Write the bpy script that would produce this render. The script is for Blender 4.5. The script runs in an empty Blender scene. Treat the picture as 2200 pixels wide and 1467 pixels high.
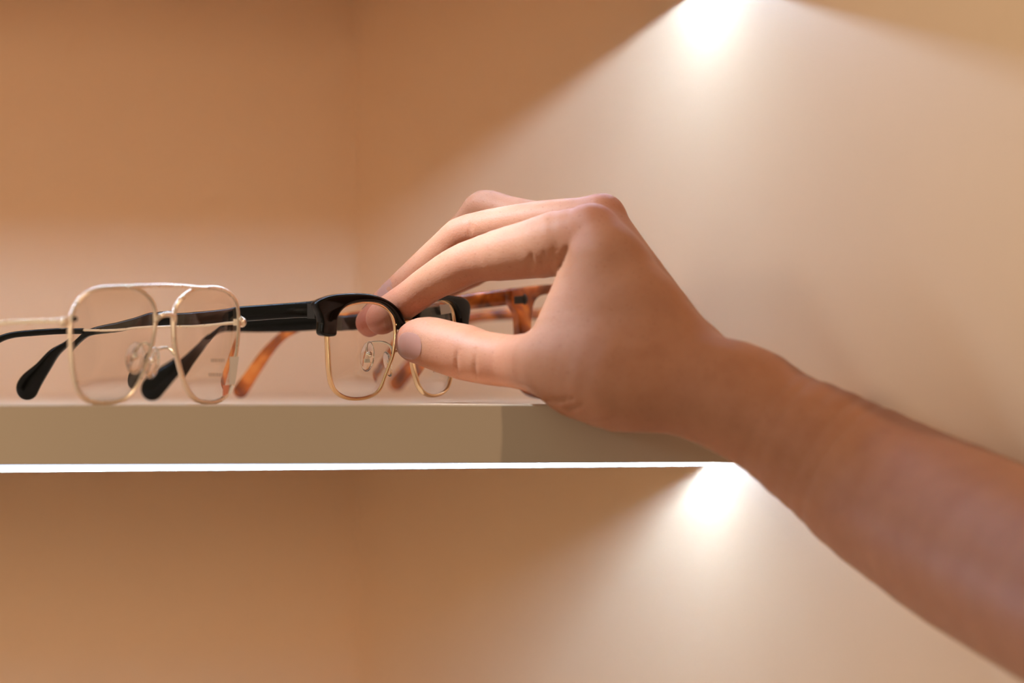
import bpy, bmesh, math, random
from mathutils import Vector, Matrix
# ---------------------------------------------------------------- view geometry
import numpy as np
F_PX, D_CAM, H_ROW, CZ = 10400.0, 2.0, 800.0, 0.0131     # focal length in pixels, camera distance, horizon row, eye height

def px3(px, py, y):
    s = (D_CAM + y) / F_PX
    return ((px - 1100.0) * s, y, CZ - (py - H_ROW) * s)

# ---------------------------------------------------------------- the hand and forearm as one smooth solid
def cone(pts, sub=3):
    """chain of round cones along a smooth curve: list of (px, py, depth, radius in px)"""
    P = np.array(pts, float)
    m = len(P)
    if m > 2:
        Q = []
        for i in range(m - 1):
            a, b, c, d = P[max(i - 1, 0)], P[i], P[i + 1], P[min(i + 2, m - 1)]
            for t in np.arange(sub) / sub:
                q = .5 * (2 * b + (c - a) * t + (2 * a - 5 * b + 4 * c - d) * t * t + (3 * b - a - 3 * c + d) * t ** 3)
                q[3] = b[3] + (c[3] - b[3]) * (t * t * (3 - 2 * t) * .5 + t * .5)
                Q.append(q)
        P = np.array(Q + [P[-1]])
    out = []
    for a, b in zip(P[:-1], P[1:]):
        pa, pb = np.array(px3(*a[:3])), np.array(px3(*b[:3]))
        out.append((pa, a[3] * (D_CAM + a[2]) / F_PX, pb, b[3] * (D_CAM + b[2]) / F_PX))
    return out

INDEX = [(1272, 490, 0.010, 47.0), (1195, 523, 0.018, 70.2), (1100, 543, 0.027, 58.8), (1022, 559, 0.036, 47.0), (975, 580, 0.043, 46.0), (925, 608, 0.052, 40.0), (880, 641, 0.061, 38.0), (822, 681, 0.072, 37.5)]
MIDDLE = [(1294, 467, 0.030, 46.2), (1166, 477, 0.042, 46.4), (1010, 497, 0.058, 38.0), (960, 533, 0.064, 39.1), (872, 617, 0.078, 38.8), (796, 688, 0.088, 34.6)]
RING = [(1272, 495, 0.052, 46.0), (1166, 474, 0.066, 39.0), (1090, 459, 0.076, 39.0), (1040, 447, 0.083, 39.0), (1012, 480, 0.088, 38.0), (945, 560, 0.100, 36.0), (885, 636, 0.104, 29.0)]
PINKY = [(1240, 530, 0.072, 42.0), (1105, 505, 0.098, 36.0), (1040, 570, 0.110, 32.0), (972, 608, 0.113, 27.3)]
THUMB = [(1250, 812, -0.010, 75.1), (1180, 782, -0.004, 70.0), (1100, 776, 0.014, 56.5), (1040, 768, 0.024, 57.1), (1000, 757, 0.031, 60.2), (965, 748, 0.037, 57.9), (930, 737, 0.044, 55.6), (908, 733, 0.048, 51.2), (893, 734, 0.052, 44.6)]
PALM = [
    [(1272, 490, 0.010, 48.1), (1400, 650, -0.008, 46.3), (1500, 780, -0.026, 51.4)],
    [(1294, 467, 0.030, 41.6), (1400, 612, 0.012, 41.0), (1510, 765, -0.004, 42.8)],
    [(1272, 495, 0.052, 46.2), (1490, 790, 0.015, 60.0)],
    [(1240, 530, 0.072, 42.0), (1455, 785, 0.016, 48.0)],
    [(1300, 600, 0.030, 59.2), (1430, 780, 0.004, 75.7)],
    [(1290, 640, 0.055, 46.0), (1425, 745, 0.014, 58.0)],
    [(1245, 592, 0.010, 40.2), (1208, 712, 0.000, 56.8), (1192, 772, -0.003, 57.6)],
    [(1300, 570, 0.000, 61.9), (1300, 750, -0.010, 81.4)],
    [(1380, 680, -0.010, 71.8), (1410, 780, -0.018, 86.9)],
    [(1250, 812, -0.010, 83.7), (1330, 828, -0.022, 95.9), (1440, 838, -0.027, 89.8), (1570, 855, -0.030, 94.5)],
    [(1570, 855, -0.030, 92.4), (1662, 909, -0.036, 113.0), (1780, 978, -0.045, 139.0), (1915, 1067, -0.060, 168.6), (2105, 1174, -0.104, 196.0), (2330, 1300, -0.180, 206.0), (2650, 1480, -0.310, 218.0), (2930, 1640, -0.440, 214.0)],
    [(1500, 800, -0.008, 73.7), (1570, 850, -0.016, 80.9), (1662, 900, -0.022, 83.4), (1780, 974, -0.036, 96.0), (1915, 1066, -0.055, 70.0)],
    [(1600, 806, -0.028, 34.0), (1645, 820, -0.026, 36.0), (1690, 856, -0.026, 29.6)],
]
# creases: (px, py) polylines on the camera side, half width and depth in metres
CREASES = [
    ([(1143, 546), (1140, 566), (1136, 586)], .0014, .0008),
    ([(1172, 532), (1168, 558), (1162, 584)], .0016, .0004),
    ([(1192, 522), (1188, 552), (1180, 582)], .0015, .0004),
    ([(1222, 524), (1214, 552), (1200, 580)], .0019, .0009),
    ([(984, 745), (981, 775), (984, 812)], .0008, .0007),
    ([(1023, 752), (1021, 785), (1023, 815)], .0008, .0006),
    ([(1160, 856), (1190, 861), (1232, 856)], .0010, .0012),
    ([(1205, 879), (1232, 877), (1258, 867)], .0010, .0012),
    ([(1262, 908), (1300, 903), (1330, 893)], .0009, .0006),
    ([(1003, 470), (1010, 490), (1008, 508)], .0008, .0005),
]

def smin(a, b, k):
    h = np.clip(.5 + .5 * (b - a) / k, 0, 1)
    return b + (a - b) * h - k * h * (1 - h)

def d_cone(P, c):
    pa, ra, pb, rb = c
    ab = pb - pa
    t = np.clip(((P - pa) @ ab) / (ab @ ab), 0, 1)
    q = P - (pa + t[:, None] * ab)
    return np.sqrt((q * q).sum(1)) - (ra + (rb - ra) * t)

def chain_d(P, chain):
    d = None
    for c in cone(chain):
        e = d_cone(P, c)
        d = e if d is None else np.minimum(d, e)
    return d

def to_px(P):
    s = (D_CAM + P[:, 1]) / F_PX
    return P[:, 0] / s + 1100.0, H_ROW - (P[:, 2] - CZ) / s

def hand_sdf(P, creases=True):
    palm = None
    for ch in PALM:
        e = chain_d(P, ch)
        palm = e if palm is None else smin(palm, e, .013)
    d = None
    for ch, k in ((INDEX, .005), (MIDDLE, .006), (RING, .006), (PINKY, .006), (THUMB, .006)):
        f = smin(chain_d(P, ch), palm, k)
        d = f if d is None else smin(d, f, .0012)
    if creases:
        m = np.abs(d) < .006
        if m.any():
            Q = P[m]
            u, v = to_px(Q)
            cut = np.zeros(len(Q))
            for line, w, dep in CREASES:
                best = np.full(len(Q), 1e9)
                n = len(line) - 1
                for i in range(n):
                    a, b = np.array(line[i], float), np.array(line[i + 1], float)
                    ab = b - a
                    t = np.clip(((u - a[0]) * ab[0] + (v - a[1]) * ab[1]) / (ab @ ab), 0, 1)
                    e = np.hypot(u - a[0] - t * ab[0], v - a[1] - t * ab[1]) / 5200.0
                    g = (i + t) / n
                    e = e / np.maximum(.25, np.sin(np.pi * np.clip(g, .06, .94)))
                    best = np.minimum(best, e)
                cut += dep * np.exp(-(best / w) ** 2)
            near = Q[:, 1] < .075
            d = d.copy()
            d[m] += np.where(near, cut, 0)
    return d

def surface_nets(lo, hi, h):
    n = np.ceil((hi - lo) / h).astype(int) + 1
    B = 6
    n = ((n + B - 1) // B) * B
    nb = n // B
    ci = np.stack(np.meshgrid(*[np.arange(k) for k in nb], indexing='ij'), -1).reshape(-1, 3)
    cc = lo + (ci * B + (B - 1) / 2) * h
    dc = hand_sdf(cc, False)
    near = np.abs(dc) < h * B * 1.25 + .003
    G = np.empty(n, np.float32)
    G[:] = np.repeat(np.repeat(np.repeat(dc.reshape(nb).astype(np.float32), B, 0), B, 1), B, 2)
    off = np.stack(np.meshgrid(*[np.arange(B)] * 3, indexing='ij'), -1).reshape(-1, 3)
    idx = ci[near] * B
    for s in range(0, len(idx), 4000):
        I = (idx[s:s + 4000, None, :] + off[None]).reshape(-1, 3)
        G[I[:, 0], I[:, 1], I[:, 2]] = hand_sdf(lo + I * h)
    S = G < 0
    mx = np.zeros(n - 1, bool); allin = np.ones(n - 1, bool)
    for i in (0, 1):
        for j in (0, 1):
            for k in (0, 1):
                s = S[i:n[0] - 1 + i, j:n[1] - 1 + j, k:n[2] - 1 + k]
                mx |= s; allin &= s
    cells = np.argwhere(mx & ~allin)
    vid = -np.ones(n - 1, np.int64)
    vid[cells[:, 0], cells[:, 1], cells[:, 2]] = np.arange(len(cells))
    acc = np.zeros((len(cells), 3)); cnt = np.zeros(len(cells))
    cor = [(i, j, k) for i in (0, 1) for j in (0, 1) for k in (0, 1)]
    val = {c: G[cells[:, 0] + c[0], cells[:, 1] + c[1], cells[:, 2] + c[2]] for c in cor}
    for a in cor:
        for ax in range(3):
            if a[ax] == 0:
                b = list(a); b[ax] = 1; b = tuple(b)
                va, vb = val[a], val[b]
                m = (va < 0) != (vb < 0)
                t = np.where(m, va / np.where(m, va - vb, 1), 0)
                p = np.tile(np.array(a, float), (len(cells), 1)); p[:, ax] = t
                acc[m] += p[m]; cnt[m] += 1
    V = lo + (cells + acc / cnt[:, None]) * h
    quads = []
    for ax in range(3):
        o = [1, 2] if ax == 0 else ([2, 0] if ax == 1 else [0, 1])
        s0 = [slice(1, n[i] - 1) for i in range(3)]; s1 = list(s0)
        s0[ax] = slice(0, n[ax] - 1); s1[ax] = slice(1, n[ax])
        A, Bq = S[tuple(s0)], S[tuple(s1)]
        for flip, m in ((False, A & ~Bq), (True, ~A & Bq)):
            e = np.argwhere(m)
            e = e + np.array([0 if i == ax else 1 for i in range(3)])
            d1 = np.zeros(3, int); d1[o[0]] = 1
            d2 = np.zeros(3, int); d2[o[1]] = 1
            q = [e - d1 - d2, e - d2, e, e - d1]
            ids = [vid[c[:, 0], c[:, 1], c[:, 2]] for c in q]
            Q = np.stack(ids, 1)
            quads.append(Q[:, ::-1] if flip else Q)
    Qd = np.concatenate(quads)
    for it in range(3):
        d = hand_sdf(V)
        e = 2e-4
        g = np.stack([(hand_sdf(V + e * np.eye(3)[i]) - hand_sdf(V - e * np.eye(3)[i])) / (2 * e) for i in range(3)], 1)
        gl = np.maximum((g * g).sum(1), .2)
        V = V - np.clip(d, -h, h)[:, None] * g / gl[:, None]
    return V, Qd

# ---------------------------------------------------------------- helpers
SC = bpy.context.scene
COL = SC.collection
R = math.radians

def V3(px, py, y):
    return Vector(px3(px, py, y))

def link(name, me, mat=None, parent=None, smooth=True, sharp=None):
    me.update()
    o = bpy.data.objects.new(name, me)
    COL.objects.link(o)
    if mat is not None:
        me.materials.append(mat)
    if smooth:
        me.polygons.foreach_set('use_smooth', [True] * len(me.polygons))
        if sharp:
            me.set_sharp_from_angle(angle=R(sharp))
    if parent is not None:
        o.parent = parent
        o.matrix_parent_inverse = parent.matrix_world.inverted()
    return o

def mesh(name, verts, faces, mat=None, parent=None, smooth=True, sharp=None):
    me = bpy.data.meshes.new(name)
    me.from_pydata([tuple(v) for v in verts], [], faces)
    bm = bmesh.new(); bm.from_mesh(me)
    bmesh.ops.recalc_face_normals(bm, faces=bm.faces)
    bm.to_mesh(me); bm.free()
    return link(name, me, mat, parent, smooth, sharp)

def empty(name, loc, label, cat, group=None):
    o = bpy.data.objects.new(name, None)
    o.empty_display_size = .02
    o.location = loc
    COL.objects.link(o)
    bpy.context.view_layer.update()
    tag(o, label, cat, group)
    return o

def tag(o, label=None, cat=None, group=None, kind=None):
    for k, v in (('label', label), ('category', cat), ('group', group), ('kind', kind)):
        if v:
            o[k] = v
    return o

def spline(pts, n, closed=False):
    """Catmull-Rom through tuples of any length, n samples evenly spread by length"""
    P = np.array(pts, float)
    m = len(P)
    segs = m if closed else m - 1
    out = []
    for i in range(segs):
        if closed:
            a, b, c, d = P[(i - 1) % m], P[i], P[(i + 1) % m], P[(i + 2) % m]
        else:
            a, b, c, d = P[max(i - 1, 0)], P[i], P[i + 1], P[min(i + 2, m - 1)]
        for t in np.linspace(0, 1, 24, endpoint=False):
            out.append(.5 * (2 * b + (c - a) * t + (2 * a - 5 * b + 4 * c - d) * t * t + (3 * b - a - 3 * c + d) * t ** 3))
    out.append(P[0] if closed else P[-1])
    Q = np.array(out)
    L = np.concatenate([[0], np.cumsum(np.sqrt(((Q[1:, :2] - Q[:-1, :2]) ** 2).sum(1)))])
    s = np.linspace(0, L[-1], n + 1 if closed else n)
    res = np.stack([np.interp(s, L, Q[:, k]) for k in range(Q.shape[1])], 1)
    return res[:-1] if closed else res

def sweep(verts, faces, path, normal, ru, rn, closed=False, power=2.0, seg=12, caps=True):
    """tube along 3-D points; section has half size rn along the fixed normal, ru across it"""
    N = Vector(normal).normalized()
    n = len(path)
    base = len(verts)
    ru = ru if hasattr(ru, '__len__') else [ru] * n
    rn = rn if hasattr(rn, '__len__') else [rn] * n
    for i in range(n):
        a = Vector(path[(i - 1) % n] if closed else path[max(i - 1, 0)])
        b = Vector(path[(i + 1) % n] if closed else path[min(i + 1, n - 1)])
        T = (b - a).normalized()
        U = N.cross(T).normalized()
        M = T.cross(U).normalized()
        for k in range(seg):
            t = 2 * math.pi * (k + .5) / seg
            c, s = math.cos(t), math.sin(t)
            u = math.copysign(abs(c) ** (2 / power), c) * ru[i]
            w = math.copysign(abs(s) ** (2 / power), s) * rn[i]
            verts.append(Vector(path[i]) + U * u + M * w)
    for i in range(n if closed else n - 1):
        j = (i + 1) % n
        for k in range(seg):
            q = (k + 1) % seg
            faces.append((base + i * seg + k, base + i * seg + q, base + j * seg + q, base + j * seg + k))
    if not closed and caps:
        faces.append(tuple(base + k for k in range(seg)))
        faces.append(tuple(base + (n - 1) * seg + k for k in range(seg)))

def tube(name, path, normal, ru, rn, mat, parent, closed=False, power=2.0, seg=12, sharp=None):
    v, f = [], []
    sweep(v, f, path, normal, ru, rn, closed, power, seg)
    return mesh(name, v, f, mat, parent, True, sharp)

def ball(verts, faces, c, r, nu=14, nv=10):
    r = Vector(r) if hasattr(r, '__len__') else Vector((r, r, r))
    base = len(verts)
    for i in range(1, nv):
        a = math.pi * i / nv
        for k in range(nu):
            b = 2 * math.pi * k / nu
            verts.append(Vector(c) + Vector((r.x * math.sin(a) * math.cos(b), r.y * math.sin(a) * math.sin(b), r.z * math.cos(a))))
    top, bot = len(verts), len(verts) + 1
    verts.append(Vector(c) + Vector((0, 0, r.z))); verts.append(Vector(c) - Vector((0, 0, r.z)))
    for i in range(nv - 2):
        for k in range(nu):
            q = (k + 1) % nu
            faces.append((base + i * nu + k, base + i * nu + q, base + (i + 1) * nu + q, base + (i + 1) * nu + k))
    for k in range(nu):
        q = (k + 1) % nu
        faces.append((top, base + q, base + k))
        faces.append((bot, base + (nv - 2) * nu + k, base + (nv - 2) * nu + q))

def slab(verts, faces, corners, h):
    """prism: list of base points (Vectors) extruded by vector h"""
    b, n = len(verts), len(corners)
    verts += [Vector(c) for c in corners] + [Vector(c) + Vector(h) for c in corners]
    faces.append(tuple(b + i for i in range(n)))
    faces.append(tuple(b + n + i for i in range(n)))
    for i in range(n):
        j = (i + 1) % n
        faces.append((b + i, b + j, b + n + j, b + n + i))

class Plane:
    """upright plane of one half of a spectacle front: passes picture column px0 at depth y0, slope k = dY/dX"""
    def __init__(s, px0, y0, k):
        s.y0, s.k = y0, k
        s.x0 = px3(px0, 800, y0)[0]
        s.w = Vector((1, k, 0)).normalized()            # along the front, to the right
        s.n = Vector((k, -1, 0)).normalized()           # outward, towards the viewer's right
    def y(s, px):
        a = (px - 1100.0) / F_PX
        return (s.x0 - s.y0 / s.k - a * D_CAM) / (a - 1 / s.k)
    def at(s, px, py, off=0.0):
        return V3(px, py, s.y(px)) + s.n * off

# ---------------------------------------------------------------- materials
def new_mat(name):
    m = bpy.data.materials.new(name)
    m.use_nodes = True
    nt = m.node_tree
    return m, nt, nt.nodes['Principled BSDF']

def noise(nt, scale, detail=3, rough=.5, vec=None, dist=0):
    n = nt.nodes.new('ShaderNodeTexNoise')
    n.inputs['Scale'].default_value = scale
    n.inputs['Detail'].default_value = detail
    n.inputs['Roughness'].default_value = rough
    n.inputs['Distortion'].default_value = dist
    if vec is None:
        tc = nt.nodes.new('ShaderNodeTexCoord'); vec = tc.outputs['Object']
    nt.links.new(vec, n.inputs['Vector'])
    return n

def ramp(nt, fac, stops):
    r = nt.nodes.new('ShaderNodeValToRGB')
    e = r.color_ramp.elements
    while len(e) < len(stops):
        e.new(.5)
    for i, (p, c) in enumerate(stops):
        e[i].position = p; e[i].color = (*c, 1)
    nt.links.new(fac, r.inputs['Fac'])
    return r

def bump(nt, b, height, strength, dist):
    n = nt.nodes.new('ShaderNodeBump')
    n.inputs['Strength'].default_value = strength
    n.inputs['Distance'].default_value = dist
    nt.links.new(height, n.inputs['Height'])
    nt.links.new(n.outputs['Normal'], b.inputs['Normal'])

def painted(name, col, rough=.5, var=.03, spec=.4):
    m, nt, b = new_mat(name)
    n = noise(nt, 9, 4)
    lo = tuple(c * (1 - var) for c in col); hi = tuple(min(1, c * (1 + var)) for c in col)
    r = ramp(nt, n.outputs['Fac'], [(.3, lo), (.7, hi)])
    nt.links.new(r.outputs['Color'], b.inputs['Base Color'])
    b.inputs['Roughness'].default_value = rough
    b.inputs['Specular IOR Level'].default_value = spec
    f = noise(nt, 900, 2)
    bump(nt, b, f.outputs['Fac'], .05, .0004)
    return m

WALL_C = (.84, .595, .385)
M_wall = painted('wall_paint', WALL_C, .62, .015, .25)
M_shelf = painted('shelf_laminate', (.52, .41, .30), .38, .015, .4)
M_ceiling = painted('niche_panel', (.86, .62, .41), .6, .01, .2)
M_house = painted('lamp_housing', (.30, .27, .24), .5, .02)

M_lip = painted('white_lip', (.80, .78, .74), .5, .01)

def emitter(name, col, strength):
    m, nt, b = new_mat(name)
    b.inputs['Base Color'].default_value = (.8, .8, .78, 1)
    b.inputs['Emission Color'].default_value = (*col, 1)
    b.inputs['Emission Strength'].default_value = strength
    return m
LED = (.75, 1.06, 1.52)
M_led_low = emitter('lit_slot_under_shelf', LED, 118)
M_diff = emitter('frosted_diffuser', LED, 3)
LIP = .0030
M_led_up = emitter('lit_diffuser_in_panel', LED, 142)

def metal(name, col, rough):
    m, nt, b = new_mat(name)
    b.inputs['Base Color'].default_value = (*col, 1)
    b.inputs['Metallic'].default_value = 1
    n = noise(nt, 300, 2)
    mr = nt.nodes.new('ShaderNodeMapRange')
    mr.inputs['To Min'].default_value = rough * .85; mr.inputs['To Max'].default_value = rough * 1.2
    nt.links.new(n.outputs['Fac'], mr.inputs['Value'])
    nt.links.new(mr.outputs['Result'], b.inputs['Roughness'])
    return m
M_pale = metal('pale_gold_wire', (.96, .80, .62), .28)
M_gold = metal('gold_rim', (.95, .68, .40), .22)
M_screw = metal('polished_screw', (.95, .85, .70), .12)

def acetate(name, col, rough=.12):
    m, nt, b = new_mat(name)
    n = noise(nt, 60, 2)
    r = ramp(nt, n.outputs['Fac'], [(.3, col), (.8, tuple(c * 1.5 for c in col))])
    nt.links.new(r.outputs['Color'], b.inputs['Base Color'])
    b.inputs['Roughness'].default_value = rough
    b.inputs['Coat Weight'].default_value = .3
    b.inputs['Coat Roughness'].default_value = .05
    return m
M_black = acetate('black_acetate', (.0022, .0019, .0013), .16)
M_black.node_tree.nodes['Principled BSDF'].inputs['Specular IOR Level'].default_value = .14
M_black.node_tree.nodes['Principled BSDF'].inputs['Coat Weight'].default_value = 0

M_brow = acetate('polished_black_acetate', (.0022, .0019, .0013), .07)
M_brow.node_tree.nodes['Principled BSDF'].inputs['Specular IOR Level'].default_value = .22
M_brow.node_tree.nodes['Principled BSDF'].inputs['Coat Weight'].default_value = 0

def tortoise():
    m, nt, b = new_mat('tortoiseshell_acetate')
    tc = nt.nodes.new('ShaderNodeTexCoord')
    n = noise(nt, 70, 2, .5, tc.outputs['Object'], .6)
    r = ramp(nt, n.outputs['Fac'], [(.30, (.10, .018, .003)), (.46, (.36, .075, .010)), (.56, (.72, .20, .032)), (.70, (.90, .34, .07))])
    nt.links.new(r.outputs['Color'], b.inputs['Base Color'])
    b.inputs['Roughness'].default_value = .14
    b.inputs['Coat Weight'].default_value = .1
    b.inputs['Subsurface Weight'].default_value = .25
    b.inputs['Subsurface Radius'].default_value = (1.0, .35, .1)
    b.inputs['Subsurface Scale'].default_value = .003
    return m
M_tort = tortoise()

def glass(name, ior, tint, rough=0.0):
    m, nt, b = new_mat(name)
    b.inputs['Base Color'].default_value = (*tint, 1)
    b.inputs['Transmission Weight'].default_value = 1
    b.inputs['IOR'].default_value = ior
    b.inputs['Roughness'].default_value = rough
    return m
M_lens = glass('demo_lens', 1.45, (.99, .985, .975))
M_pad = glass('clear_silicone', 1.38, (1, .97, .95), .08)
M_stick = painted('sticker_grey', (.62, .56, .49), .35, .12)
M_stickw = painted('sticker_white', (.82, .77, .72), .5, .03)
M_stickr = painted('sticker_red', (.62, .22, .13), .5, .05)
M_print = painted('grey_print', (.50, .36, .28), .6, .05)
M_dark = painted('dark_hinge', (.012, .009, .006), .35, .1)

def skin():
    m, nt, b = new_mat('skin')
    at = nt.nodes.new('ShaderNodeAttribute'); at.attribute_name = 'flush'
    mix = nt.nodes.new('ShaderNodeMix'); mix.data_type = 'RGBA'
    mot = noise(nt, 70, 5, .6)
    base = ramp(nt, mot.outputs['Fac'], [(.30, (.345, .146, .080)), (.70, (.395, .176, .098))])
    nt.links.new(base.outputs['Color'], mix.inputs['A'])
    mix.inputs['B'].default_value = (.46, .14, .088, 1)
    nt.links.new(at.outputs['Fac'], mix.inputs['Factor'])
    vein = noise(nt, 800, 2, .5)
    vr = ramp(nt, vein.outputs['Fac'], [(.62, (1, 1, 1)), (.74, (.66, .58, .54))])
    mul = nt.nodes.new('ShaderNodeMix'); mul.data_type = 'RGBA'; mul.blend_type = 'MULTIPLY'
    mul.inputs['Factor'].default_value = .5
    nt.links.new(mix.outputs['Result'], mul.inputs['A'])
    nt.links.new(vr.outputs['Color'], mul.inputs['B'])
    nt.links.new(mul.outputs['Result'], b.inputs['Base Color'])
    b.inputs['Roughness'].default_value = .52
    b.inputs['Specular IOR Level'].default_value = .16
    b.inputs['Subsurface Weight'].default_value = .35
    b.inputs['Subsurface Radius'].default_value = (1.0, .36, .20)
    b.inputs['Subsurface Scale'].default_value = .006
    vo = nt.nodes.new('ShaderNodeTexVoronoi'); vo.inputs['Scale'].default_value = 1100
    tc = nt.nodes.new('ShaderNodeTexCoord')
    nt.links.new(tc.outputs['Object'], vo.inputs['Vector'])
    fine = noise(nt, 500, 4, .6)
    ad = nt.nodes.new('ShaderNodeMath'); ad.operation = 'ADD'
    nt.links.new(vo.outputs['Distance'], ad.inputs[0]); nt.links.new(fine.outputs['Fac'], ad.inputs[1])
    bump(nt, b, ad.outputs[0], .12, .0005)
    return m
M_skin = skin()
M_nail = None
def nail_mat():
    m, nt, b = new_mat('nail')
    n = noise(nt, 60, 2)
    r = ramp(nt, n.outputs['Fac'], [(.3, (.31, .135, .098)), (.7, (.35, .158, .112))])
    nt.links.new(r.outputs['Color'], b.inputs['Base Color'])
    b.inputs['Roughness'].default_value = .38
    b.inputs['Subsurface Weight'].default_value = .2
    b.inputs['Subsurface Scale'].default_value = .002
    return m
M_nail = nail_mat()

# ---------------------------------------------------------------- the niche
TILT = math.tan(R(15))
X0 = 90 * D_CAM / F_PX
def front_y(x):                                   # front edge of the shelf
    return (x - X0) * TILT
CO, SI = math.cos(R(15)), math.sin(R(15))
def loc(u, v, z):                                 # along the shelf, into the niche, up
    return Vector((X0 + u * CO - v * SI, u * SI + v * CO, z))
# oblique side wall through two known spots
W1 = Vector((.1567, .0374, 0)); W2 = Vector((.0663, .225, 0))
wd = (W1 - W2).normalized()
CORNER = Vector((-.0815, .5316, 0))
wd = (W1 - CORNER).normalized()
wn = Vector((wd.y, -wd.x, 0)).normalized()        # away from the camera side
if wn.y < 0:
    wn = -wn
bd = Vector((CO, SI, 0)); bn = Vector((-SI, CO, 0))
Z0, Z1 = -.262, .262
def upright(name, a, b, nrm, t, z0, z1, mat):
    v, f = [], []
    slab(v, f, [a, b, b + nrm * t, a + nrm * t], (0, 0, z1 - z0))
    v = [x + Vector((0, 0, z0)) for x in v]
    return tag(mesh(name, v, f, mat, None, False), kind='structure')
upright('wall_back', CORNER - bd * 1.0, CORNER + bd * .03, bn, .03, Z0, Z1, M_wall)
upright('wall_right', CORNER, CORNER + wd * .78, wn, .03, Z0, Z1, M_wall)

def wall_u(v):
    """u where the side wall is met at depth v"""
    c = CORNER - Vector((X0, 0, 0))
    uc, vc = c.dot(bd), c.dot(bn)
    du, dv = wd.dot(bd), wd.dot(bn)
    return uc + (v - vc) / dv * du
V_BACK = (CORNER - Vector((X0, 0, 0))).dot(bn)
UL = -.62
def board(name, v0, v1, z0, z1, mat, parent=None, gap=.0004, cut=0):
    vv, f = [], []
    pts = [loc(UL, v0, z0), loc(wall_u(v0) - gap, v0, z0), loc(wall_u(v1) - gap, v1, z0), loc(UL, v1, z0)]
    if cut:                                         # clipped front corner
        pts[1:2] = [loc(wall_u(v0) - cut, v0, z0), loc(wall_u(v0 + .02) - gap, v0 + .02, z0)]
    slab(vv, f, pts, (0, 0, z1 - z0))
    o = mesh(name, vv, f, mat, parent, False)
    return o

# middle shelf
TH = .0245
shelf = board('shelf', 0, V_BACK - .0004, -TH, 0, M_shelf, None, .0004, .009)
M_top = painted('shelf_top_lightened', (.80, .57, .38), .5, .012, .25)  # top face colour lightened and warmed to offset the bluish strip light
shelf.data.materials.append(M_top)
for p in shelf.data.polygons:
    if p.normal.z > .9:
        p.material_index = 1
bv = shelf.modifiers.new('edge', 'BEVEL'); bv.width = .0007; bv.segments = 3; bv.limit_method = 'ANGLE'
tag(shelf, 'thick beige laminate shelf with a bright light strip under it, holding eyeglasses', 'shelf')
# light strip under it: frosted front, a narrow lit slot below and a lip behind that cuts the beam
VL = .148
def wbar(name, v0, v1, z0, zl, zr, mat, parent):
    """bar along the shelf whose lower edge runs from zl at the left to zr at the wall"""
    ue0, ue1 = wall_u(v0) - .0006, wall_u(v1) - .0006
    vv = [loc(UL, v0, z0), loc(ue0, v0, z0), loc(ue1, v1, z0), loc(UL, v1, z0),
          loc(UL, v0, zl), loc(ue0, v0, zr), loc(ue1, v1, zr), loc(UL, v1, zl)]
    ff = [(0, 1, 2, 3), (7, 6, 5, 4), (0, 4, 5, 1), (1, 5, 6, 2), (2, 6, 7, 3), (3, 7, 4, 0)]
    return mesh(name, vv, ff, mat, parent, False)
hl_, hr_ = -TH - .0076, -TH - .0038
def glow_tube(name, v0, zl, zr, rad, mat, parent):
    p = [loc(UL, v0, zl), loc(wall_u(v0) - .0008, v0, zr)]
    return tube(name, p, (-SI, CO, 0), rad, rad, mat, parent, False, 2.0, 12)
tag(wbar('diffuser', VL - .0075, VL - .0060, -TH - .0001, hl_ + .0022, hr_ + .0022, M_diff, shelf), 'glowing white strip under the shelf')
glow_tube('light_strip', VL, hl_ + .0026, hr_ + .0026, .0011, M_led_low, shelf)
wbar('light_lip', VL + .0058, VL + .0066, -TH - .0001, hl_, hr_, M_lip, shelf)

# panel above the niche with a recessed strip: lips on both sides cut the beam off sharply
ZL = .1906
HB = .0059                                          # lip below the strip, rear
top = board('ceiling', .09, V_BACK - .0004, .214, .244, M_ceiling)
tag(top, kind='structure')
def bar(name, v0, v1, z0, z1, mat, parent):
    vv, f = [], []
    ue0, ue1 = wall_u(v0) - .0006, wall_u(v1) - .0006
    slab(vv, f, [loc(UL, v0, z0), loc(ue0, v0, z0), loc(ue1, v1, z0), loc(UL, v1, z0)], (0, 0, z1 - z0))
    return mesh(name, vv, f, mat, parent, False)
bar('light_housing', VL - .03, VL + .03, ZL + .001, .2142, M_house, top)
bar('rear_lip', VL + .0185, VL + .0195, ZL - HB + .0004, ZL + .001, M_house, top)
bar('front_lip', VL - .0255, VL - .0245, ZL - HB + .0004, ZL + .001, M_house, top)
glow_tube('light_strip', VL, ZL, ZL, .0010, M_led_up, top)
# cabinet floor below the picture
low = board('floor', 0, V_BACK - .0004, -.262, -.238, M_ceiling)
tag(low, kind='structure')

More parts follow.
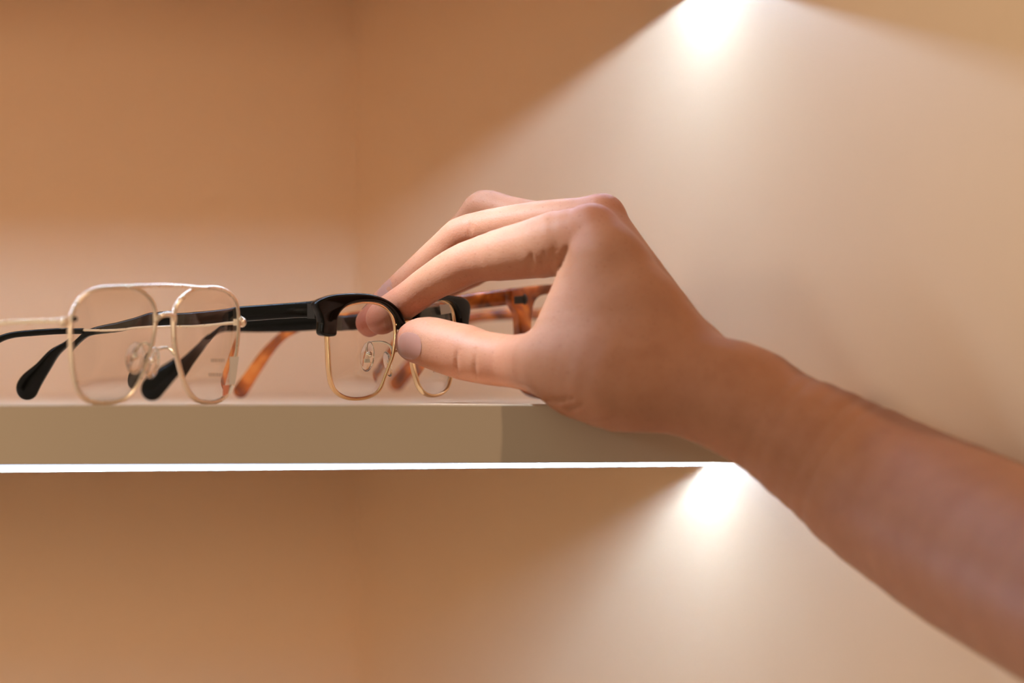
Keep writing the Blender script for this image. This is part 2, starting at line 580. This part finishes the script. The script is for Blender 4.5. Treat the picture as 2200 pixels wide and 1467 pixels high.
# ---------------------------------------------------------------- eyeglasses
def lens(name, plane, outline, parent, back=.0003, thick=.0020, bulge=.0018, power=.0007, mat=None):
    """outline: px polygon; the lens bulges outwards and is a little thinner in the middle"""
    n, rings = len(outline), 14
    c = np.mean(outline, axis=0)
    vs, fs = [], []
    for side in (0, 1):
        base = len(vs)
        for k in range(rings + 1):
            rho = k / rings
            for i in range(n):
                p = c + (outline[i] - c) * rho
                off = bulge * (1 - rho ** 2) - back if side == 0 else (bulge + power) * (1 - rho ** 2) - back - thick
                if side == 1:
                    off = min(off, bulge * (1 - rho ** 2) - back - .0009)
                vs.append(plane.at(p[0], p[1], off))
        for k in range(rings):
            for i in range(n):
                j = (i + 1) % n
                a, b_, d, e = base + k * n + i, base + k * n + j, base + (k + 1) * n + j, base + (k + 1) * n + i
                fs.append((a, b_, d, e) if side else (a, e, d, b_))
    o1, o2 = rings * n, (rings + 1) * n + rings * n
    for i in range(n):
        j = (i + 1) % n
        fs.append((o1 + i, o1 + j, o2 + j, o2 + i))
    me = bpy.data.meshes.new(name)
    me.from_pydata([tuple(v) for v in vs], [], fs)
    bm = bmesh.new(); bm.from_mesh(me)
    bmesh.ops.remove_doubles(bm, verts=bm.verts, dist=1e-6)
    bmesh.ops.recalc_face_normals(bm, faces=bm.faces)
    bm.to_mesh(me); bm.free()
    return link(name, me, mat or M_lens, parent, True, 40)

def rim(name, plane, outline, parent, ru, rn, mat, off=-.001):
    return tube(name, [plane.at(p[0], p[1], off) for p in outline], plane.n, ru, rn, mat, parent, True, 2.4, 10)

def plate(plane, outer, t, bev, off, vs, fs, inner=None, steps=4, strip=False):
    """rounded plate cut to a px outline (optionally with a hole) lying in the plane"""
    def ring(pts, sgn):
        P = np.array([[plane.at(p[0], p[1]).dot(plane.w), plane.at(p[0], p[1]).z] for p in pts])
        Tn = np.roll(P, -1, 0) - np.roll(P, 1, 0)
        Nn = np.stack([Tn[:, 1], -Tn[:, 0]], 1)
        Nn /= np.linalg.norm(Nn, axis=1)[:, None]
        area = .5 * np.sum(P[:, 0] * np.roll(P[:, 1], -1) - np.roll(P[:, 0], -1) * P[:, 1])
        if area < 0:
            Nn = -Nn
        return P, Nn * sgn
    org = plane.at(outer[0][0], outer[0][1])
    base0 = org - plane.w * org.dot(plane.w) - Vector((0, 0, org.z))
    loops = []
    for pts, sgn in ((outer, -1), (inner, 1)) if inner is not None else ((outer, -1),):
        P, Nn = ring(pts, sgn)
        prof = []
        for k in range(steps + 1):
            a = math.pi / 2 * k / steps
            prof.append((bev * (1 - math.sin(a)), t / 2 - bev + bev * math.cos(a)))
        prof = prof + [(d, -z) for d, z in reversed(prof)]
        rows = []
        for d, z in prof:
            row = []
            for p, nn in zip(P, Nn):
                q = p + nn * d
                row.append(len(vs))
                vs.append(base0 + plane.w * q[0] + Vector((0, 0, q[1])) + plane.n * (z + off))
            rows.append(row)
        n = len(P)
        for r0, r1 in zip(rows[:-1], rows[1:]):
            for i in range(n):
                j = (i + 1) % n
                fs.append((r0[i], r0[j], r1[j], r1[i]))
        loops.append(rows)
    if strip:                                       # outline = upper edge followed by the lower edge backwards
        n = len(outer)
        for row in (loops[0][0], loops[0][-1]):
            for i in range(n // 2 - 1):
                fs.append((row[i], row[i + 1], row[n - 2 - i], row[n - 1 - i]))
    elif inner is None:
        fs.append(tuple(loops[0][0])); fs.append(tuple(reversed(loops[0][-1])))
    else:
        n = len(outer)
        for which in (0, -1):
            A, B = loops[0][which], loops[1][which]
            for i in range(n):
                j = (i + 1) % n
                fs.append((A[i], A[j], B[j], B[i]))

def polar(pts, n=96, closed=True):
    """resample a closed px outline by angle about its middle"""
    P = spline(pts, 400, True)
    c = (P.max(0) + P.min(0)) / 2
    ang = np.unwrap(np.arctan2(P[:, 1] - c[1], P[:, 0] - c[0]))
    if ang[-1] < ang[0]:
        P, ang = P[::-1], np.unwrap(np.arctan2(P[::-1, 1] - c[1], P[::-1, 0] - c[0]))
    a0 = np.mod(ang, 2 * np.pi); o = np.argsort(a0)
    a0, P = a0[o], P[o]
    t = np.linspace(0, 2 * np.pi, n, endpoint=False)
    A = np.concatenate([a0 - 2 * np.pi, a0, a0 + 2 * np.pi]); Q = np.concatenate([P, P, P])
    return np.stack([np.interp(t, A, Q[:, 0]), np.interp(t, A, Q[:, 1])], 1)

def temple(name, top_pts, bot_pts, y0, slope, parent, mat, thick, nseg=60, px_ref=None, curve=0.0):
    """side arm between a top and a bottom px line; runs back to the left at the given depth slope"""
    px_ref = px_ref if px_ref is not None else (top_pts[0][0] + bot_pts[0][0]) / 2
    def yy(px):
        lat = (px_ref - px) / 5000.0
        return y0 + lat * slope + curve * lat * lat
    A, B = spline(top_pts, nseg), spline(bot_pts, nseg)
    path, ru = [], []
    for p, q in zip(A, B):
        m = (p + q) / 2
        y = yy(m[0])
        path.append(V3(m[0], m[1], y))
        ru.append(.5 * math.hypot(*(p - q)) * (D_CAM + y) / F_PX)
    N = Vector((slope, 1, 0)).normalized()
    # rounded end
    path2, ru2, rn2 = list(path), list(ru), [thick / 2] * len(path)
    T = (path[-1] - path[-2]).normalized()
    for k in range(1, 7):
        a = math.pi / 2 * k / 6
        path2.append(path[-1] + T * ru[-1] * math.sin(a))
        ru2.append(max(ru[-1] * math.cos(a), .0001)); rn2.append(max(thick / 2 * math.cos(a) ** .5, .0001))
    v, f = [], []
    sweep(v, f, path2, N, ru2, rn2, False, 3.0, 16)
    return mesh(name, v, f, mat, parent, True, 60), yy

def pad(parent, c, size, tilt, yaw):
    v, f = [], []
    ball(v, f, (0, 0, 0), (size[0], size[1], size[2]), 20, 14)
    M = Matrix.Translation(c) @ Matrix.Rotation(yaw, 4, 'Z') @ Matrix.Rotation(tilt, 4, 'Y')
    return mesh('nose_pad', [M @ x for x in v], f, M_pad, parent)

def curve_tube(name, pts, r, mat, parent, n=24, seg=8):
    P = spline([tuple(p) for p in pts], n)
    v, f = [], []
    # moving frame
    prev = None
    base = 0
    for i in range(n):
        a, b_ = Vector(P[max(i - 1, 0)]), Vector(P[min(i + 1, n - 1)])
        T = (b_ - a).normalized()
        if prev is None:
            prev = T.orthogonal().normalized()
        U = (prev - T * prev.dot(T)).normalized(); W = T.cross(U); prev = U
        for k in range(seg):
            t = 2 * math.pi * k / seg
            v.append(Vector(P[i]) + (U * math.cos(t) + W * math.sin(t)) * r)
    for i in range(n - 1):
        for k in range(seg):
            q = (k + 1) % seg
            f.append((i * seg + k, i * seg + q, (i + 1) * seg + q, (i + 1) * seg + k))
    f.append(tuple(range(seg))); f.append(tuple((n - 1) * seg + k for k in range(seg)))
    return mesh(name, v, f, mat, parent)

def px_plate(name, plane, pts, off, t, mat, parent):
    v, f = [], []
    slab(v, f, [plane.at(p[0], p[1], off) for p in pts], plane.n * t)
    return mesh(name, v, f, mat, parent, False)

# ---- pale gold wire aviators, nearest the camera, standing on the rims at the left
GL = Plane(155, -.0495, .95)
GB = Plane(335, GL.y(335), 1.15)
GR = Plane(377, GB.y(377), 1.25)
g_left = [(215, 620), (248.6, 617), (282, 616.5), (308, 625.6), (327.6, 645), (335, 669), (334.5, 708.6), (329.6, 736), (320, 768), (309, 800), (300, 821), (288, 840), (272, 855), (248.6, 863), (219, 865), (197, 862), (181, 852), (166, 827), (158, 787.6), (155.2, 748), (153.7, 708.6), (157.7, 675), (169.5, 649), (188, 631)]
g_right = [(440.7, 618), (470, 618.5), (494, 628.5), (509, 647), (514, 672), (514, 708.6), (511, 748), (506, 787.6), (498, 827), (487, 850), (466, 863), (440.7, 863), (419, 854), (403, 831), (389, 787.6), (380, 748), (376.5, 708.6), (377.5, 673), (387, 649), (404, 631.5), (422, 621)]
gold = empty('eyeglasses', V3(345, 868, GB.y(345)), 'pale gold wire-rimmed double-bridge eyeglasses standing at the left end of the shelf', 'eyeglasses', 'eyeglasses on the shelf')
gl, gr = spline(g_left, 110, True), spline(g_right, 110, True)
rim('rim', GL, gl, gold, .00095, .0012, M_pale)
rim('rim', GR, gr, gold, .00095, .0012, M_pale)
lens('lens', GL, polar(g_left), gold)
g_rl = lens('lens', GR, polar(g_right), gold)
tube('top_bar', [GL.at(p[0], p[1], .0006) if p[0] < 335 else (GB if p[0] < 378 else GR).at(p[0], p[1], .0006) for p in spline([(272, 616), (300, 614), (335, 613), (360, 613), (395, 614.5), (425, 618), (446, 618.5)], 30)], GB.n, .0008, .0011, M_pale, gold)
curve_tube('bridge', [GB.at(*p) for p in [(334, 692, -.001), (340, 681, .0005), (348, 676.5, .001), (357, 675, .001), (366, 676.5, .001), (373, 681, .0005), (378, 692, -.001)]], .0011, M_pale, gold)
for px, side in ((150, GL), (520, GR)):
    v, f = [], []
    ball(v, f, side.at(px + (-9 if px < 200 else 7), 692, -.002), (.0020, .0026, .0022))
    c = [side.at(px + a, 692 + b, -.0005) for a, b in ((-8, -7), (8, -7), (8, 7), (-8, 7))]
    slab(v, f, c, side.n * -.003)
    hp = mesh('end_piece', v, f, M_pale, gold, True, 30)
    v, f = [], []
    ball(v, f, side.at(px + (10 if px < 200 else -4), 685, .0004), (.0011, .0011, .0011))
    mesh('screw', v, f, M_dark if px < 200 else M_screw, hp)
t1, _ = temple('temple', [(138, 684), (60, 685), (0, 689), (-60, 697)], [(138, 695), (60, 697), (0, 701), (-60, 709)], GL.y(140) + .003, .52, gold, M_pale, .0012)
t1b, _ = temple('temple_tip', [(-60, 696), (-120, 710), (-190, 760), (-240, 815)], [(-60, 712), (-115, 728), (-178, 780), (-215, 845)], GL.y(140) + .003 + .198 * .52 / 5, .52, t1, M_black, .0028)
t2, yy2 = temple('temple', [(528, 688), (400, 697), (280, 702), (160, 705)], [(528, 696), (400, 703), (280, 708), (160, 711)], GR.y(520) + .004, .40, gold, M_pale, .0012)
t2b, _ = temple('temple_tip', [(166, 703), (120, 705), (75, 708), (30, 712.5), (0, 720.5), (-40, 740), (-85, 790), (-105, 825)], [(166, 717), (120, 718.5), (75, 721.5), (30, 726), (0, 736.5), (-25, 756), (-58, 800), (-78, 850)], yy2(166), .40, t2, M_black, .0034, px_ref=166)
# nose pads on bent wire arms
for side, cx, cy, ex, sx in ((GL, 302, 770, 330, -1), (GR, 343, 780, 380, -1)):
    c = side.at(cx, cy, -.004)
    arm = curve_tube('pad_arm', [side.at(ex, cy - 14, -.001), side.at(ex - 6, cy - 32, -.003), side.at((ex + cx) / 2, cy - 30, -.005), side.at(cx + 2, cy - 12, -.004), c], .00055, M_screw, gold)
    p = pad(gold, c, (.0012, .0038, .0068), R(12), math.atan(1.1) + (R(35) if side is GL else R(5)))
    v, f = [], []
    ball(v, f, c + Vector((0, -.0022, .001)), .0013)
    mesh('pad_screw', v, f, M_screw, p)
tag(px_plate('sticker', GR, [(487, 766), (507, 766), (498, 826), (487, 826)], .0016, .0002, M_stick, g_rl), 'grey price sticker')
tag(px_plate('sticker', GR, [(491, 828), (497, 828), (489, 846), (484, 846)], .0016, .0002, M_stickw, g_rl), 'white sticker edge')
tag(px_plate('sticker', GR, [(474, 827), (488, 827), (484, 846), (474, 851)], .0012, .0002, M_stickr, g_rl), 'small red sticker')
v, f = [], []
for y, x0, x1 in ((778, 445, 474), (809, 440, 468)):
    x = x0
    k = 0
    while x < x1:
        w = 3.2 if k % 3 else 2.2
        slab(v, f, [GR.at(x, y, .0021), GR.at(x + w, y - .3, .0021), GR.at(x + w, y - 8, .0021), GR.at(x, y - 7.7, .0021)], GR.n * .00005)
        x += w + 1.6; k += 1
mesh('lens_print', v, f, M_print, g_rl, False)

# ---- black browline pair held in the fingers
HL = Plane(690, .0300, .88)
HB_ = Plane(864, HL.y(864), 1.2)
HR = Plane(886, HB_.y(886), 1.45)
h_left = [(705.7, 723), (707, 752), (708.7, 787), (713, 819), (722, 838.6), (738, 851), (759, 856.5), (784, 855), (805, 847.5), (818, 835), (828, 810), (837, 787), (845, 764), (849.6, 734), (850.5, 709), (848, 690), (841, 672), (828, 659.6), (811, 651.7), (787.6, 648.5), (766, 651), (745, 656.7), (729, 666), (715, 684), (708, 702)]
h_right = [(890, 780), (896, 807.5), (903, 829.6), (914.7, 844), (930, 850), (947, 847), (960.7, 837), (967.5, 822), (972, 800), (976, 768), (978.5, 735), (979, 705), (977, 683), (974, 668), (967, 655), (957, 648), (938, 644), (918, 647), (902, 657), (892, 674), (887, 700), (886.5, 740)]
held = empty('eyeglasses', V3(800, 868, HL.y(800)), 'black browline eyeglasses with gold lower rims pinched between thumb and index finger', 'eyeglasses', 'eyeglasses on the shelf')
hl, hr = spline(h_left, 120, True), spline(h_right, 110, True)
rim('rim', HL, hl, held, .0008, .0014, M_gold)
rim('rim', HR, hr, held, .0008, .0014, M_gold)
h_ll = lens('lens', HL, polar(h_left), held)
h_rl = lens('lens', HR, polar(h_right), held)
brow_l = [(672, 651), (679, 645), (690, 639.5), (713, 633), (748.6, 630), (784, 631), (810.7, 637.5), (833.7, 649), (851, 665), (861, 682.7), (865.5, 698), (862.5, 707), (857, 709), (852, 706), (849.5, 693), (842, 676), (828, 660.5), (810.7, 651), (784, 648), (759, 650), (740, 657), (729, 666), (722, 676), (718, 690), (717, 708), (715.5, 720), (706, 723), (694, 722.5), (685, 719), (682.5, 710), (684, 692), (680, 675), (674, 662)]
v, f = [], []
plate(HL, spline(brow_l, 180, True), .0046, .0011, .0005, v, f)
mesh('brow_bar', v, f, M_brow, held, True, 50)
up_r = [(887, 690), (888, 672), (894, 655), (907, 643), (925, 636), (946, 634), (969, 635.5), (985, 639), (996, 646), (1001, 659), (1000, 676), (998, 694), (997, 714)]
lo_r = [(893, 690), (895, 676), (901, 664), (912, 654), (926, 647.5), (942, 645.5), (957, 647), (968, 654), (976, 666), (980, 682), (981, 692), (981, 702), (981, 712)]
v, f = [], []
plate(HR, np.concatenate([spline(up_r, 80), spline(lo_r, 80)[::-1]]), .0046, .0009, .0005, v, f, strip=True)
mesh('brow_bar', v, f, M_brow, held, True, 50)
curve_tube('bridge', [HL.at(850, 700, -.001), HB_.at(858, 693, .0006), HB_.at(868, 690, .001), HB_.at(880, 693, .0006), HR.at(887, 702, -.001)], .0010, M_gold, held)
# temples
temple('temple', [(688, 642), (669, 646.5), (600, 652), (515, 658), (389, 667), (335, 671), (250, 687), (195, 700), (165, 715), (140, 737), (105, 753 + 2), (75, 784.5), (45, 808.5), (36, 820)],
       [(688, 684), (650, 682.5), (600, 685), (515, 691), (389, 697), (335, 703), (250, 709), (205, 714), (178, 720), (152, 737), (130, 759), (111, 790.5), (93, 823.5), (82, 846)], HL.y(690) + .004, .46, held, M_black, .0042, 90)
temple('temple', [(992, 652), (900, 657), (760, 665.5), (650, 674), (530, 685), (475, 702), (438, 721), (413, 741), (377, 768), (351.7, 784.7), (333, 795.5), (314, 810), (306, 818)],
       [(992, 690), (900, 694), (760, 703.5), (650, 711), (570, 712.5), (505, 712), (468, 724), (448.6, 738), (419, 766), (397, 789.6), (387, 803), (359.6, 837), (348, 851)], HR.y(992) + .004, .46, held, M_black, .0042, 90)
# nose pads
c1 = HL.at(809, 766, -.0065)
arm = curve_tube('pad_arm', [HL.at(844, 760, -.0012), HL.at(846, 744, -.003), HL.at(838, 735, -.005), HL.at(822, 735, -.0075), HL.at(812, 742, -.0075), c1], .00055, M_screw, held, 30)
p1 = pad(held, c1, (.0010, .0035, .0066), R(10), R(62))
v, f = [], []
ball(v, f, c1 + Vector((.0006, -.0016, .0008)), .0016)
slab(v, f, [c1 + Vector(q) for q in ((-.0014, -.001, -.0026), (.0012, -.001, -.0026), (.0012, .001, -.0026), (-.0014, .001, -.0026))], (0, 0, .0016))
mesh('pad_screw', v, f, M_screw, p1, True, 40)
c2 = HR.at(853, 782, -.0050)
p2 = pad(held, c2, (.0010, .0030, .0056), R(-14), R(35))
curve_tube('pad_arm', [HR.at(889, 765, -.001), HR.at(880, 752, -.003), HR.at(866, 758, -.005), c2], .00055, M_screw, held, 24)
tag(px_plate('sticker', HR, [(937, 655), (957, 653), (961, 672), (940, 676)], .0018, .0002, M_stick, h_rl), 'small silvery sticker')
v, f = [], []
for x0, w in ((922, 2.0), (925, 1.6), (928, .9), (930, 2.2), (934, 2.4), (938, 2.0)):
    slab(v, f, [HR.at(x0, 800, .0021), HR.at(x0 + w, 800.5, .0021), HR.at(x0 + w, 793.5, .0021), HR.at(x0, 793, .0021)], HR.n * .00005)
mesh('lens_print', v, f, M_print, h_rl, False)
for px, pl in ((688, HL), (990, HR)):
    v, f = [], []
    c = [pl.at(px + a, 668 + b, -.0018) for a, b in ((-6, -16), (8, -16), (8, 16), (-6, 16))]
    slab(v, f, c, pl.n * -.005)
    mesh('hinge', v, f, M_dark, held, False)

# ---- tortoiseshell pair behind the hand
TL = Plane(1094, .118, 1.15)
TR = Plane(1250, TL.y(1250), 1.25)
tort = empty('eyeglasses', V3(1180, 866, TL.y(1180)), 'tortoiseshell plastic eyeglasses standing behind the hand, seen through the finger gap', 'eyeglasses', 'eyeglasses on the shelf')
o_l = [(1094, 621), (1114, 617.5), (1150, 613), (1185, 610), (1215, 611), (1238, 620), (1248, 650), (1246, 710), (1238, 770), (1222, 830), (1200, 850), (1172, 857), (1144, 853), (1124, 838), (1114, 800), (1110, 718), (1107, 680), (1101, 664), (1094, 655), (1092, 638)]
i_l = [(1160, 634), (1182, 631), (1206, 632), (1220, 642), (1224, 665), (1222, 715), (1214, 770), (1204, 815), (1188, 832), (1170, 837), (1152, 832), (1140, 812), (1135, 770), (1134.5, 715), (1137, 670), (1141, 652), (1149, 640)]
v, f = [], []
plate(TL, polar(o_l, 140), .0046, .0010, 0, v, f, polar(i_l, 140))
o_r = [(1262, 626), (1282, 613), (1312, 610), (1350, 613), (1385, 619), (1396, 630), (1394, 655), (1386, 672), (1383, 720), (1378, 790), (1368, 832), (1348, 852), (1320, 857), (1294, 850), (1276, 830), (1266, 780), (1260, 710), (1257, 650)]
i_r = [(1280, 642), (1296, 633), (1320, 631), (1348, 633), (1362, 644), (1366, 670), (1364, 715), (1358, 770), (1350, 812), (1336, 832), (1318, 837), (1300, 830), (1288, 812), (1280, 765), (1276, 715), (1275, 665)]
plate(TR, polar(o_r, 120), .0046, .0010, 0, v, f, polar(i_r, 120))
sweep(v, f, [TL.at(1240, 650), TL.at(1246, 640, .001), TR.at(1254, 637, .0015), TR.at(1262, 641, .001), TR.at(1268, 650)], TL.n, .003, .0022, False, 2.5, 12)
fr = mesh('front', v, f, M_tort, tort, True, 50)
lens('lens', TL, polar(i_l), tort, -.0002, .0018, .0014, .0004)
lens('lens', TR, polar(i_r), tort, -.0002, .0018, .0014, .0004)
v, f = [], []
ball(v, f, TL.at(1119, 643, .0012), (.0021, .0021, .0028))
slab(v, f, [TL.at(a, b, -.0020) for a, b in ((1096, 637), (1118, 635), (1118, 652), (1096, 653))], TL.n * .0044)
mesh('hinge', v, f, M_dark, tort, True, 40)
temple('temple', [(1095, 620), (1042.7, 625.5), (981, 634), (880, 645), (760, 655), (680, 668), (650, 683), (623, 700), (593.5, 721), (558, 757), (527, 799), (504, 829)],
       [(1095, 655), (1042.7, 661.6), (1002.6, 665.7), (900, 678), (800, 685), (720, 692), (670, 702), (640, 714), (615, 728), (590, 754), (562, 796), (539, 834), (531, 848)], TL.y(1094) + .003, .44, tort, M_tort, .0040, 90)
temple('temple', [(1393, 640), (1250, 651), (1102, 662.7), (1042.7, 669), (990, 678), (950, 694), (915, 728), (874.5, 772), (855, 793), (838, 812)],
       [(1393, 664), (1250, 676), (1107.8, 685), (1042.7, 688), (1006, 696), (975, 714), (945, 748), (905, 788), (885, 810), (868, 832)], TR.y(1393) + .003, .40, tort, M_tort, .0044, 80)

# ---------------------------------------------------------------- the person's forearm and hand
LO = np.array([-.085, -.500, -.180]); HI = np.array([.330, .135, .098])
Vv, Qd = surface_nets(LO, HI, .00125)
me = bpy.data.meshes.new('person')
me.from_pydata(Vv.tolist(), [], Qd.tolist())
person = link('person', me, M_skin, None, True)
# flush: redder skin at finger ends, finger joints and knuckles
fl = np.zeros(len(Vv))
for (px, py, y, r, amt) in [(800, 690, .085, 48, .9), (826, 684, .072, 44, .8), (884, 735, .05, 46, .55), (880, 645, .061, 42, .45), (1272, 480, .010, 48, .45), (1300, 440, .03, 50, .35), (1020, 556, .036, 46, .18), (1010, 490, .058, 40, .2), (1000, 757, .031, 58, .22), (1100, 776, .014, 70, .2), (960, 620, .118, 50, .5), (860, 640, .085, 50, .5)]:
    c = np.array(px3(px, py, y)); rr = r * 1.3 * (D_CAM + y) / F_PX
    d2 = ((Vv - c) ** 2).sum(1)
    fl = np.maximum(fl, amt * np.exp(-d2 / (rr * rr)))
att = me.attributes.new('flush', 'FLOAT', 'POINT')
att.data.foreach_set('value', fl.astype(np.float32))
tag(person, 'bare right forearm and hand reaching in from the right to pinch a black browline frame', 'person')

def nail(tip, along, out, w, l):
    """thin curved plate laid on the skin: tip centre, direction to the finger end, outward direction"""
    along, out = Vector(along).normalized(), Vector(out).normalized()
    side = along.cross(out).normalized(); out = side.cross(along).normalized()
    nu, nv = 13, 13
    P, keep = [], []
    for i in range(nu):
        for j in range(nv):
            a, b_ = 2 * i / (nu - 1) - 1, 2 * j / (nv - 1) - 1
            # squircle so that the corners are round
            k = (1 - .32 * abs(b_) ** 3)
            p = Vector(tip) + side * (a * w * k * .5) + along * (b_ * l * .5 * (1 - .18 * a * a))
            P.append(p)
    Q = np.array([list(p + out * .012) for p in P]); o = np.array(list(out))
    for _ in range(60):
        d = hand_sdf(Q, False)
        Q = Q - o[None] * np.clip(d, -.002, .002)[:, None] * .8
    Q = Q + o[None] * .00025
    vs = [Vector(q) for q in Q] + [Vector(q) - out * .0009 for q in Q]
    n = nu * nv
    fs = []
    for i in range(nu - 1):
        for j in range(nv - 1):
            a, b_, c, d = i * nv + j, i * nv + j + 1, (i + 1) * nv + j + 1, (i + 1) * nv + j
            fs += [(a, b_, c, d), (n + d, n + c, n + b_, n + a)]
    edge = [i * nv for i in range(nu)] + [(nu - 1) * nv + j for j in range(1, nv)] + [i * nv + nv - 1 for i in range(nu - 2, -1, -1)] + [j for j in range(nv - 2, 0, -1)]
    for a, b_ in zip(edge, edge[1:] + edge[:1]):
        fs.append((a, b_, n + b_, n + a))
    return mesh('fingernail', vs, fs, M_nail, person, True, 50)

nail(V3(880, 742, .045), (-1, 0, .1), (-.62, -.78, .02), .0115, .0105)
nail(V3(840, 668, .072), V3(822, 681, .072) - V3(880, 641, .061), (-.6, .4, .7), .0095, .0100)
nail(V3(815, 668, .088), V3(796, 688, .088) - V3(872, 617, .078), (-.7, .2, .7), .0095, .0100)
nail(V3(905, 612, .103), V3(885, 636, .104) - V3(945, 560, .100), (-.7, .3, .5), .0092, .0098)

# ---------------------------------------------------------------- light of the room, added spots and camera
WL, WR = .68, .10                               # the room is brighter on the left of the niche
w = bpy.data.worlds.new('room_light'); SC.world = w
w.use_nodes = True
bg = w.node_tree.nodes['Background']
bg.inputs['Color'].default_value = (1.0, .79, .56, 1)
tcw = w.node_tree.nodes.new('ShaderNodeTexCoord')
sx = w.node_tree.nodes.new('ShaderNodeSeparateXYZ')
mw = w.node_tree.nodes.new('ShaderNodeMapRange')
mw.inputs['From Min'].default_value = -.7; mw.inputs['From Max'].default_value = .7
mw.inputs['To Min'].default_value = WL; mw.inputs['To Max'].default_value = WR
w.node_tree.links.new(tcw.outputs['Generated'], sx.inputs[0])
w.node_tree.links.new(sx.outputs['X'], mw.inputs['Value'])
w.node_tree.links.new(mw.outputs['Result'], bg.inputs['Strength'])

def spot(name, p, target, half, blend, power, col, radius):
    l = bpy.data.lights.new(name, 'SPOT')
    l.energy = power; l.color = col; l.spot_size = R(2 * half); l.spot_blend = blend; l.shadow_soft_size = radius
    o = bpy.data.objects.new(name, l)
    o.location = p
    o.rotation_euler = (Vector(target) - Vector(p)).to_track_quat('-Z', 'Y').to_euler()
    COL.objects.link(o)
    return o
spot('added_finger_spot', (-.55, -.12, .80), (-.024, .032, .070), 4.2, 1.0, 128, (.80, 1.0, 1.20), .025)  # added narrow beam that lights the fingers; no such lamp is seen
spot('added_wall_fill', (-.66, -1.6, .12), (-.34, .45, -.10), 13.0, 1.0, 36, (1.0, .76, .54), .12)  # added warm fill without a seen source, brightens the left back wall
spot('unseen_spot', (.95, -.82, 1.0), (.0, .0, .0), 16.0, .4, 26, (1.0, .74, .50), .02)  # room downlight that throws the hand's shadow onto the shelf front
spot('unseen_spot', (-1.0, -1.25, .50), (.17, .0, .13), 6.2, 1.0, 32, (.90, .96, 1.0), .20)  # added unseen fill that brightens and cools the right wall

cam = bpy.data.cameras.new('camera')
cam.sensor_width = 36.0
cam.lens = F_PX / 2200 * 36
cam.shift_y = (H_ROW - 733.5) / 2200
cam.clip_start = .05
cam.dof.use_dof = True
cam.dof.focus_distance = D_CAM + .055
cam.dof.aperture_fstop = cam.lens / 38.0
co = bpy.data.objects.new('camera', cam)
co.location = (0, -D_CAM, CZ)
co.rotation_euler = (R(90), 0, 0)
COL.objects.link(co)
SC.camera = co
SC.view_settings.view_transform = 'Standard'
SC.view_settings.look = 'None'
SC.view_settings.gamma = 1
SC.view_settings.use_curve_mapping = False
SC.view_settings.exposure = .03
SC.cycles.use_denoising = True
SC.cycles.max_bounces = 12
SC.cycles.transmission_bounces = 12
SC.cycles.caustics_reflective = False
SC.cycles.sample_clamp_indirect = 6
